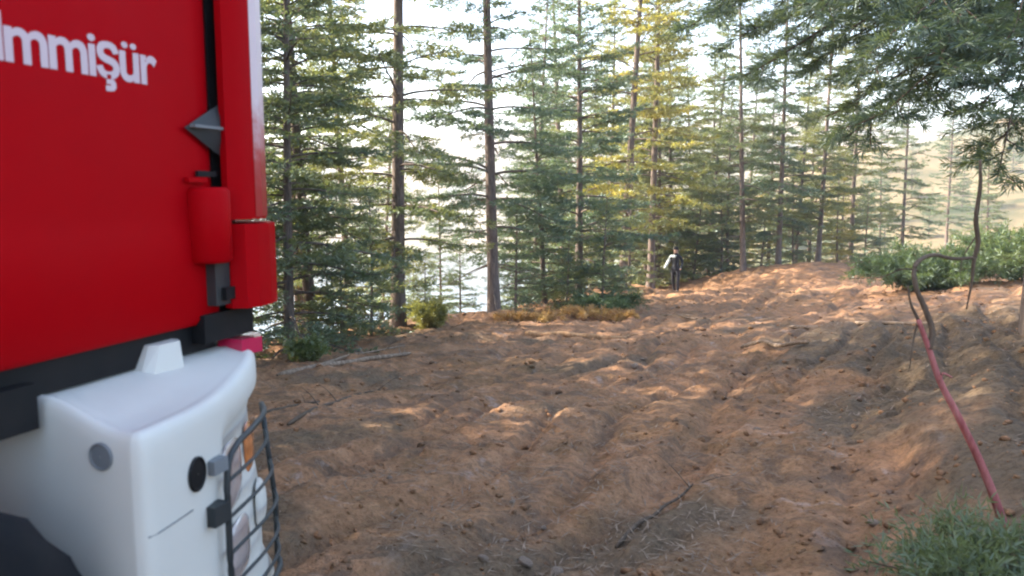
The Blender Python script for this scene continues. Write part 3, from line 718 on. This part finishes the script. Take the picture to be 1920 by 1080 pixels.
for u, Y, k, s in ((1560, 95, 'dense_b', .8), (1615, 110, 'dense_b', .9), (1660, 88, 'slim_b', .7), (1705, 120, 'dense_b', .9), (1740, 100, 'dense_b', .7), (1800, 112, 'dense_b', .9), (1840, 92, 'slim_b', .7), (1890, 125, 'dense_b', .9), (1590, 135, 'dense_b', .8), (1770, 140, 'dense_b', .9), (1680, 150, 'dense_b', .8), (1480, 105, 'dense_b', .9)):
    tree('conifer', k, tx(u, Y), Y, s, u * .37, 'small hazy conifer dotted over the distant sunlit hillside', 'conifers on the distant hillside')
# unseen forest continued behind the truck, trees added and placed to shade the clearing
G3 = 'unseen conifers added behind the red truck for shade'
for x, y, k, s, rz in ((-9.0, 9.5, 'sparse_a', 1.1, 5.0), (-6.8, 7.3, 'sparse_b', .9, 3.6), (-5.8, 10.3, 'dense_a', 1.2, .8), (-7.5, 12.2, 'dense_a', 1.35, 2.2), (-8.5, 5.0, 'dense_a', 1.3, 1.1), (-11, 7, 'slim_a', 1.0, .3), (-5.9, 5.6, 'dense_a', 1.25, 2.0), (-10.0, 4.2, 'dense_a', 1.5, .4), (-8.2, 1.2, 'dense_a', 1.3, 2.9), (-11.5, 2.8, 'dense_a', 1.0, 4.4), (-13, 9, 'sparse_b', 1., 1.6)):
    tree('conifer', k, x, y, s, rz, 'conifer hidden behind the red truck, added to shade the clearing', G3)

# ------------------------------------------------------------------ overhanging pine on the right
def pine():
    rg = np.random.default_rng(55); bx, by = 5.15, 7.6; bz = gz(bx, by, False)
    root = empty('pine_tree', (bx, by, bz)); tag(root, 'big pine at the right edge with boughs hanging over the clearing', 'tree')
    base = np.array([bx, by, bz])
    wd = Wood(); tp = [np.array([.25 * math.sin(k * .4) * k / 12, .1 * k / 12, -.3 + 10.5 * k / 12]) for k in range(13)]
    wd.add(tp, [.24 * (1 - .85 * k / 12) for k in range(13)], 12); mesh_obj('trunk', wd.mesh('trunk', M_BARK), root)
    fo = Foliage()
    lim = [(1300, 45, 7.2, 3.6, .03), (1420, 130, 6.6, 3.3, .028), (1480, 60, 8.2, 3.9, .03), (1600, 50, 6.4, 3.5, .026), (1560, 215, 7.0, 3.0, .028), (1640, 130, 6.0, 3.3, .024), (1610, 240, 6.2, 2.9, .026), 
           (1730, 180, 6.0, 2.9, .02), (1830, 120, 5.9, 3.0, .02), (1780, 30, 6.5, 3.6, .02), (1700, 20, 7.6, 3.7, .024), (1550, -60, 7.0, 4.3, .03), (1750, -80, 6.3, 4.4, .03), (1400, -40, 8.0, 4.6, .03), (1880, 260, 6.2, 2.7, .018),
           (1655, 215, 5.8, 2.9, .02), (1590, 120, 7.4, 3.4, .024), (1540, 20, 6.2, 3.7, .024), (1660, 70, 5.6, 3.3, .02), (1820, 230, 5.6, 2.7, .018), (1870, 330, 5.6, 2.4, .018), (1760, 110, 5.4, 3.1, .018), (1900, 60, 5.5, 3.2, .018), (1400, 60, 6.8, 3.6, .022), (1450, 10, 7.6, 3.8, .022), (1360, -10, 7.0, 3.9, .022), (1520, 120, 6.8, 3.3, .022), (1600, 0, 5.8, 3.5, .02)]
    for (u, v, Y, zs, rr) in lim:
        e = np.array(at(u, v, Y)[:]) - base; a = np.array([.05, .05, zs + .35 + rg.uniform(-.1, .3) - bz * .3])
        mid = (a + e) / 2 + np.array([rg.normal() * .15, rg.normal() * .15, .12 + rg.uniform(0, .2)])
        q = np.array([p[:] for p in bez([a, mid, e], 9)])
        wl = Wood(); wl.add(q, [rr * (1 - .8 * i / (len(q) - 1)) for i in range(len(q))], 6)
        L = np.linalg.norm(e - a); n = len(q) - 1; s = .30; sd = 1
        while s < 1.0:
            i = min(int(s * n), n - 1); p = q[i] + (q[i + 1] - q[i]) * (s * n - i); d = unit(q[i + 1] - q[i])
            h = unit(np.cross(d, [0, 0, 1])); tl = (.25 + .34 * L * .35 * (1.15 - s)) * rg.uniform(.6, 1.2)
            dv = unit(d * .75 + h * sd * rg.uniform(.4, .9) + np.array([0, 0, rg.uniform(-.35, .2)])); en = p + dv * tl
            wl.add([p, (p + en) / 2 + [0, 0, -.02], en], [.006, .005, .003], 4)
            k = .25; s2 = 1
            while k < 1.0:
                b0 = p + (en - p) * k; h2 = unit(np.cross(dv, [0, 0, 1])); d2 = unit(dv * .8 + h2 * s2 * .7 + np.array([0, 0, rg.uniform(-.3, .3)])); s2 = -s2
                fo.twig(b0, b0 + d2 * rg.uniform(.10, .24), rg, .020, .085, .0045, 4, .7, .0); k += .16
            fo.twig(p + dv * tl * .35, en, rg, .020, .09, .0045, 4, .7, 0.)
            sd = -sd; s += rg.uniform(.10, .17) / L * 1.1
        fo.twig(q[-3], q[-1], rg, .018, .09, .0045, 5, .7, 0.)
        mesh_obj('limb', wl.mesh('limb', M_TWIG), root)
    cr = fo.mesh('crown', M_PINE); print('pine leaves', len(cr.polygons)); mesh_obj('crown', cr, root)
pine()

# upper crowns of the pines around the right bank (out of the top of the frame, shade the clearing)
# ------------------------------------------------------------------ shrubs
def shrub(name, x, y, h, rad, n, seed, label, mat, leaf=.06, wdt=.009, group=None, z=None):
    rg = np.random.default_rng(seed); wd = Wood(); fo = Foliage()
    for k in range(n):
        az = rg.uniform(0, 2 * math.pi); q = rg.uniform(.15, 1) ** .6; e = np.array([math.cos(az) * rad * q, math.sin(az) * rad * q, h * rg.uniform(.45, 1) * (1.15 - .55 * q)])
        m_ = e * .5 + np.array([0, 0, h * .12]); p = np.array([v[:] for v in bez([(e[0] * .06, e[1] * .06, -.08), m_, e], 5)])
        wd.add(p, [.012 * (1 - .7 * i / (len(p) - 1)) * (h ** .5) for i in range(len(p))], 4)
        for i in range(2, len(p) - 1):
            for j in range(3):
                d = unit(p[i + 1] - p[i]) * .6 + rg.normal(size=3) * .55; d = unit(d); fo.twig(p[i], p[i] + d * rg.uniform(.12, .3) * (h ** .5), rg, .03, leaf, wdt, 3, .8, .1)
        fo.twig(p[-3], p[-1], rg, .025, leaf, wdt, 3, .8, .1)
    e = empty(name, (x, y, gz(x, y) if z is None else z)); tag(e, label, 'shrub', group)
    mesh_obj('stem', wd.mesh('stem', M_TWIG), e); mesh_obj('foliage', fo.mesh('foliage', mat), e)
GS = 'shrubs on the right bank and slope edge'
shrub('shrub', 9.3, 17.8, 1.1, 1.9, 54, 1, 'bright green shrub on the crest below the sunlit hillside', M_SHRUB, .12, .009, GS)
shrub('shrub', 11.3, 17.2, 1.35, 2.1, 60, 2, 'larger green shrub at the right edge under the overhanging pine', M_SHRUB, .12, .009, GS)
pb = at(1850, 1085, 2.70)
shrub('pine_seedling', pb.x, pb.y, .36, .42, 40, 3, 'blue-green pine seedling in the bottom right corner', M_SEED, .05, .0032, GS)
sb = at(1150, 560, 18.6)
shrub('shrub', tx(1140, 18.4), 18.4, .6, 1.0, 34, 4, 'leafy green shrub on the right end of the orange mound', M_SHRUB, .08, .008, GS)
shrub('shrub', tx(800, 15.6), 15.6, .6, .5, 26, 5, 'small yellowish bush at the foot of the first tall trunk', M_OLIVE, .08, .008, GS)
shrub('shrub', tx(570, 10.6), 10.6, .3, .25, 12, 6, 'tiny green tuft on the soil beside the white bumper', M_SHRUB, .06, .012, GS)

for k, (u, Y, h) in enumerate(((965, 16.6, .13), (1010, 16.9, .17), (1100, 17.1, .14), (1165, 17.0, .12))):
    shrub('dry_fern', tx(u, Y), Y, h, .62, 16, 20 + k, ['dry orange bracken at the left end of the sunlit mound', 'dry orange bracken left of centre on the sunlit mound', 'dry orange bracken right of centre on the sunlit mound', 'dry orange bracken at the right end of the sunlit mound'][k], M_FERN, .08, .007, 'dry bracken on the mound')
# ------------------------------------------------------------------ red leaning branch
rb_base = at(1890, 1000, 3.05); rbz = gz(rb_base.x, rb_base.y)
rb = empty('bare_branch', (rb_base.x, rb_base.y, rbz)); tag(rb, 'bare pinkish red branch leaning up from the bottom right corner', 'branch')
o_ = Vector((rb_base.x, rb_base.y, rbz))
def rp(u, v, Y): return at(u, v, Y) - o_
stem = [Vector((.05, .02, -.12)), rp(1876, 968, 3.05), rp(1840, 872, 3.06), rp(1797, 782, 3.07), rp(1763, 716, 3.08), rp(1742, 655, 3.09), rp(1722, 600, 3.1)]
q = bez(stem, 6); tube('stem', q, [.019 - .010 * i / (len(q) - 1) for i in range(len(q))], M_REDBARK, rb, 10)
q = bez([rp(1742, 655, 3.09), rp(1748, 620, 3.10), rp(1735, 580, 3.12), rp(1718, 540, 3.14), rp(1714, 505, 3.17), rp(1726, 487, 3.20), rp(1752, 478, 3.23), rp(1788, 485, 3.26), rp(1830, 483, 3.29)], 6)
tube('twig', q, [.0125 - .006 * i / (len(q) - 1) for i in range(len(q))], M_TWIG, rb, 8)
q = bez([rp(1722, 600, 3.12), rp(1708, 570, 3.12), rp(1702, 535, 3.13)], 6); tube('twig', q, [.007 - .004 * i / (len(q) - 1) for i in range(len(q))], M_TWIG, rb, 6)
q = bez([rp(1722, 600, 3.12), rp(1712, 640, 3.10), rp(1706, 690, 3.07)], 5); tube('twig', q, [.005 - .003 * i / (len(q) - 1) for i in range(len(q))], M_TWIG, rb, 6)
q = bez([rp(1762, 715, 3.07), rp(1768, 700, 3.07), rp(1785, 708, 3.08)], 5); tube('twig', q, [.006 - .003 * i / (len(q) - 1) for i in range(len(q))], M_REDBARK, rb, 6)
q = bez([rp(1722, 507, 3.17), rp(1690, 505, 3.19), rp(1650, 520, 3.21), rp(1590, 522, 3.22)], 6); tube('twig', q, [.004 - .003 * i / (len(q) - 1) for i in range(len(q))], M_TWIG, rb, 5)
q = bez([rp(1838, 300, 3.27), rp(1838, 350, 3.27), rp(1830, 410, 3.27), rp(1834, 455, 3.28), rp(1826, 490, 3.29), rp(1822, 530, 3.29), rp(1812, 580, 3.29)], 6); nq = len(q) - 1
tube('twig', q, [.0035 + .0065 * math.sin(math.pi * min(1, (i + 2) / nq)) for i in range(nq + 1)], M_TWIG, rb, 8)
q = bez([rp(1832, 440, 3.28), rp(1806, 482, 3.27), rp(1800, 515, 3.27)], 5); tube('twig', q, [.004 - .003 * i / (len(q) - 1) for i in range(len(q))], M_TWIG, rb, 5)

# ------------------------------------------------------------------ person
def person():
    px, py = tx(1268, 28), 28.0; pz = gz(px, py)
    root = empty('person', (px, py, pz), R(-20), .92); tag(root, 'person in black with pale sleeve walking on the far soil', 'person')
    V = [(0, 0, .92), (0, .0, 1.08), (0, .01, 1.26), (0, .0, 1.42), (0, -.02, 1.50), (0, -.04, 1.60), (0, -.04, 1.70),
         (.18, 0, 1.40), (.25, .04, 1.16), (.22, -.10, .98), (.21, -.14, .90),
         (-.18, 0, 1.40), (-.29, -.02, 1.17), (-.38, -.10, .99), (-.40, -.13, .91),
         (.09, 0, .88), (.11, -.10, .48), (.10, .02, .10), (.10, -.12, .04),
         (-.09, 0, .88), (-.10, .09, .49), (-.09, .30, .16), (-.09, .24, .05)]
    E_ = [(0, 1), (1, 2), (2, 3), (3, 4), (4, 5), (5, 6), (3, 7), (7, 8), (8, 9), (9, 10), (3, 11), (11, 12), (12, 13), (13, 14), (0, 15), (15, 16), (16, 17), (17, 18), (0, 19), (19, 20), (20, 21), (21, 22)]
    rad = [.15, .14, .16, .12, .06, .095, .085, .075, .055, .042, .045, .075, .06, .048, .045, .10, .065, .05, .04, .10, .065, .05, .04]
    me = bpy.data.meshes.new('body'); me.from_pydata(V, E_, []); o = mesh_obj('tmp_body', me)
    md = o.modifiers.new('skin', 'SKIN'); md.use_smooth_shade = True
    for i, sv in enumerate(me.skin_vertices[0].data): sv.radius = (rad[i], rad[i] * (.72 if i < 4 else 1)); sv.use_root = (i == 0)
    o.modifiers.new('sub', 'SUBSURF').levels = 2
    bpy.context.view_layer.update()
    me2 = bpy.data.meshes.new_from_object(o.evaluated_get(bpy.context.evaluated_depsgraph_get())); bpy.data.objects.remove(o)
    me2.name = 'body'; me2.materials.clear()
    def cloth(n, c, r=.9):
        m, t, b = newmat(n); nn = noise_node(t, 12, 4, .6, nd(t, 'ShaderNodeTexCoord').outputs['Object']); rr = ramp(t, [(.3, tuple(x * .75 for x in c)), (.7, tuple(min(1, x * 1.2) for x in c))]); t.links.new(nn.outputs[0], rr.inputs[0]); t.links.new(rr.outputs[0], b.inputs['Base Color']); b.inputs['Roughness'].default_value = r; return m
    ms = [cloth('black_jacket', (.02, .021, .024)), cloth('pale_sleeve', (.5, .55, .54)), cloth('skin', (.36, .22, .16), .6), cloth('dark_trousers', (.022, .02, .024)), cloth('dark_boots', (.03, .022, .02))]
    for mm in ms: me2.materials.append(mm)
    for p in me2.polygons:
        x, y, z = p.center; i = 0
        if z > 1.535: i = 2
        elif z < .12: i = 4
        elif (x > .17 or x < -.34) and z < .95: i = 2
        elif x < -.19 and z > .94: i = 1
        elif z < .95: i = 3
        if 1.37 < z < 1.46 and x < .02 and y < 0.03: i = 1
        p.material_index = i
    bo = mesh_obj('body', me2, root)
    # hair cap
    bm = bmesh.new(); bmesh.ops.create_uvsphere(bm, u_segments=16, v_segments=10, radius=.112)
    bmesh.ops.delete(bm, geom=[v for v in bm.verts if v.co.z < -.02 - (.05 if v.co.y > 0 else 0)], context='VERTS')
    for v in bm.verts: v.co = Vector((v.co.x * .95, v.co.y * 1.05, v.co.z * 1.0)) + Vector((0, -.03, 1.68))
    bm_obj('hair', bm, cloth('black_hair', (.015, .012, .01)), root, True)
person()

# ------------------------------------------------------------------ things on the ground
def ground_line(pts, lift):
    return [Vector((x, y, gz(x, y) + lift)) for x, y in pts]
def fallen(name, a, b_, r0, r1, mat, label, group, seed, bend=.08, twigs=2, lift=.0, n=6):
    rg = random.Random(seed); A = Vector((a[0], a[1], 0)); B = Vector((b_[0], b_[1], 0)); d = B - A; s = Vector((-d.y, d.x, 0)).normalized()
    pts = []
    for k in range(n + 1):
        t = k / n; p = A + d * t + s * (bend * math.sin(t * 3.1) * d.length * rg.uniform(.6, 1.2)); pts.append((p.x, p.y))
    zs = [gz(x, y) for x, y in pts]
    # a stiff stick rests on the high spots
    k0, k1 = zs[0], zs[-1]; off = max(z - (k0 + (k1 - k0) * i / n) for i, z in enumerate(zs)); 
    P = [Vector((x, y, .55 * (k0 + (k1 - k0) * i / n + off * .8) + .45 * zs[i] + (r0 + (r1 - r0) * i / n) * .15 + lift)) for i, (x, y) in enumerate(pts)]
    e = empty(name, P[0]); tag(e, label, 'branch' if 'branch' in name else 'log', group)
    q = bez([p - P[0] for p in P], 4); rr = [(r0 + (r1 - r0) * i / (len(q) - 1)) * rg.uniform(.9, 1.08) * (.55 if i in (0, len(q) - 1) else 1) for i in range(len(q))]
    tube('stem', q, rr, mat, e, 9)
    for k in range(twigs):
        i = rg.randrange(len(q) // 4, len(q) - 1); dd = (d.normalized() * .6 + s * rg.choice((-1, 1)) * rg.uniform(.5, .9) + Vector((0, 0, rg.uniform(.0, .35)))) * rg.uniform(.2, .5)
        tube('twig', bez([q[i], q[i] + dd * .5 + Vector((0, 0, .02)), q[i] + dd], 3), [rr[i] * .5 * (1 - .8 * j / 6) for j in range(7)], mat, e, 5)
    return e
def gpt(u, v):
    """ground point seen at a pixel (march the ray to the terrain)"""
    r = ray(u, v); t0 = 1.5
    for k in range(4000):
        p = r * t0
        if p.z + CAM_H < gz(p.x, p.y, False): break
        t0 += .03 + t0 * .002
    return (p.x, p.y)
GB = 'branches and poles lying on the soil'
fallen('fallen_branch', gpt(540, 800), gpt(715, 735), .020, .008, M_TWIG, 'dark crooked branch lying on the soil just right of the bumper', GB, 1, .05, 3)
fallen('fallen_log', gpt(520, 700), gpt(770, 668), .045, .03, M_DEAD, 'long pale pole lying on the soil below the dense spruces', GB, 2, .02, 1)
fallen('fallen_branch', gpt(500, 780), gpt(600, 762), .018, .010, M_TWIG, 'short dark stick next to the crooked branch near the bumper', GB, 3, .05, 1)
fallen('fallen_log', gpt(985, 628), gpt(1175, 626), .06, .045, M_PALEWOOD, 'sunlit orange log lying along the mound at the slope edge', GB, 4, .015, 1)
fallen('fallen_log', gpt(1390, 648), gpt(1515, 662), .032, .02, M_DEAD, 'pale pinkish log lying on the soil in mid clearing', GB, 5, .03, 0)
fallen('fallen_log', gpt(1480, 612), gpt(1800, 604), .032, .02, M_DEAD, 'very long pale pole across the soil left of the red branch', GB, 6, .02, 1)
fallen('fallen_branch', gpt(1155, 1005), gpt(1300, 895), .014, .007, M_TWIG, 'dark thin branch lying along the wheel rut in the foreground', GB, 7, .04, 2)
fallen('fallen_branch', gpt(600, 690), gpt(760, 650), .022, .01, M_DEAD, 'thin grey branch beside the long pale pole', GB, 9, .05, 3)
fallen('fallen_branch', gpt(1240, 590), gpt(1330, 600), .03, .015, M_DEAD, 'grey branch on the soil below the walking person', GB, 10, .05, 2)

# stones: irregular rounded lumps
def stone_mesh(seed):
    bm = bmesh.new(); bmesh.ops.create_icosphere(bm, subdivisions=2, radius=1); rg = random.Random(seed)
    ax = [Vector((rg.gauss(0, 1), rg.gauss(0, 1), rg.gauss(0, 1))).normalized() for _ in range(9)]; of = [rg.uniform(.55, .9) for _ in ax]
    for v in bm.verts:
        for a_, o2_ in zip(ax, of):
            d = v.co.dot(a_)
            if d > o2_: v.co -= a_ * (d - o2_)
        v.co.z *= .62; v.co *= rg.uniform(.97, 1.03)
    me = bpy.data.meshes.new('stone'); bm.to_mesh(me); bm.free(); me.materials.append(M_STONE); return me
SM = [stone_mesh(k) for k in range(4)]
GST = 'loose stones in the churned soil'
st = [(945, 990, .032), (985, 1035, .042), (1020, 970, .024), (1045, 1050, .036), (905, 1045, .03), (960, 945, .022), (1068, 1010, .026), (880, 985, .02), (1190, 685, .05), (1205, 668, .035), (730, 905, .025), (1420, 800, .03), (1640, 960, .035)]
lab = {0: 'dusty stone at the centre of the small bottom scatter', 1: 'largest dusty stone of the small bottom scatter', 2: 'upper right stone of the small bottom scatter', 3: 'lowest right stone of the small bottom scatter', 4: 'lowest left stone of the small bottom scatter', 5: 'topmost stone of the small bottom scatter', 6: 'rightmost stone of the small bottom scatter', 7: 'leftmost tiny stone of the small bottom scatter', 8: 'pale grey stone in mid clearing left of the soil hump', 9: 'smaller pale stone just behind another grey stone in mid clearing', 10: 'lone small stone on the soil right of the lamp guard', 11: 'lone stone in the soil left of the red branch', 12: 'dusty stone lying left of the pine seedling'}
for i, (u, v, r) in enumerate(st):
    x, y = gpt(u, v); o = mesh_obj('stone', SM[i % 4]); o.location = (x, y, gz(x, y) + r * .25); o.scale = (r, r * random.uniform(.8, 1.2), r); o.rotation_euler = (random.uniform(-.3, .3), random.uniform(-.3, .3), random.uniform(0, 6))
    tag(o, lab.get(i, 'dusty stone of the small scatter at the bottom centre of the clearing'), 'stone', GST)

# soil clods: uncountable crumbs pressed out by the wheels
def scatter_clods():
    rg = np.random.default_rng(77); bm = bmesh.new(); bmesh.ops.create_icosphere(bm, subdivisions=1, radius=1)
    base = np.array([v.co[:] for v in bm.verts]); bf = np.array([[v.index for v in f.verts] for f in bm.faces]); bm.free()
    N = 6500; Y = 2.6 + 22 * rg.random(N) ** 1.7; X = (rg.uniform(-.42, .72, N)) * Y
    dens = fbm(X * .8, Y * .8, 3, 99) + .35 * (X > .28 * Y); keep = dens > -.15; X = X[keep]; Y = Y[keep]
    tr = np.stack([X, Y], 1); Z = ground(X, Y); n = len(X); r = (.004 + .019 * rg.random(n) ** 4.5) * (1 + Y * .07)
    V = np.empty((n, len(base), 3)); ang = rg.uniform(0, 6.28, n); ca, sa = np.cos(ang), np.sin(ang)
    J = base[None] * (1 + rg.normal(size=(n, len(base), 1)) * .28) * np.stack([r * rg.uniform(.8, 1.5, n), r * rg.uniform(.7, 1.1, n), r * rg.uniform(.5, .9, n)], 1)[:, None, :]
    V[..., 0] = J[..., 0] * ca[:, None] - J[..., 1] * sa[:, None] + X[:, None]; V[..., 1] = J[..., 0] * sa[:, None] + J[..., 1] * ca[:, None] + Y[:, None]; V[..., 2] = J[..., 2] + Z[:, None] + r[:, None] * .2
    F = (bf[None] + (np.arange(n) * len(base))[:, None, None]).reshape(-1, 3)
    o = mesh_obj('soil_clods', npmesh('soil_clods', V.reshape(-1, 3), F, M_SOIL)); tag(o, 'crumbled brown soil clods strewn over the clearing', 'soil', kind='stuff')
scatter_clods()
# fallen needles, bark chips and small twigs
def litter():
    rg = np.random.default_rng(78); N = 22000; Y = 2.5 + 20 * rg.random(N) ** 1.5; X = rg.uniform(-.45, .75, N) * Y
    keep = fbm(X * .6, Y * .6, 3, 120) > -.05; X = X[keep]; Y = Y[keep]; n = len(X); Z = ground(X, Y) + .006
    P = np.stack([X, Y, Z], 1); a = rg.uniform(0, 6.28, n); Dv = np.stack([np.cos(a), np.sin(a), rg.uniform(-.05, .35, n)], 1); Sv = np.stack([-np.sin(a), np.cos(a), np.zeros(n)], 1)
    L = rg.uniform(.02, .09, n) * (1 + Y * .06); V = leaf_quads(P, Dv, Sv, L, L * .035 + .001)
    o = mesh_obj('needle_litter', npmesh('needle_litter', V, np.arange(len(V)).reshape(-1, 4), M_DEAD)); tag(o, 'dry needles and bark chips scattered over the soil', 'litter', kind='stuff')
litter()

# ------------------------------------------------------------------ haze over the valley
zlo = float(GZ.min()) - 1.0; zhi = float(max(GZ.max(), 24.0)) + 2.0
HX0, HX1, HY0, HY1 = GX[0] - 20, GX[-1] + 20, GY[0] - 20, GY[-1] + 20
m = bpy.data.materials.new('haze_air'); m.use_nodes = True; t = m.node_tree
for n_ in list(t.nodes):
    if n_.type == 'BSDF_PRINCIPLED': t.nodes.remove(n_)
pv = nd(t, 'ShaderNodeVolumePrincipled'); pv.inputs['Color'].default_value = (.92, .95, 1.0, 1); pv.inputs['Density'].default_value = HAZE; pv.inputs['Anisotropy'].default_value = .2
t.links.new(pv.outputs[0], t.nodes['Material Output'].inputs['Volume'])
hz = bm_obj('haze', box_bm(HX0, HX1, HY0, HY1, zlo, zhi), m); tag(hz, 'thin pale haze hanging over the valley', 'haze', kind='stuff')
print('haze', zlo, zhi)
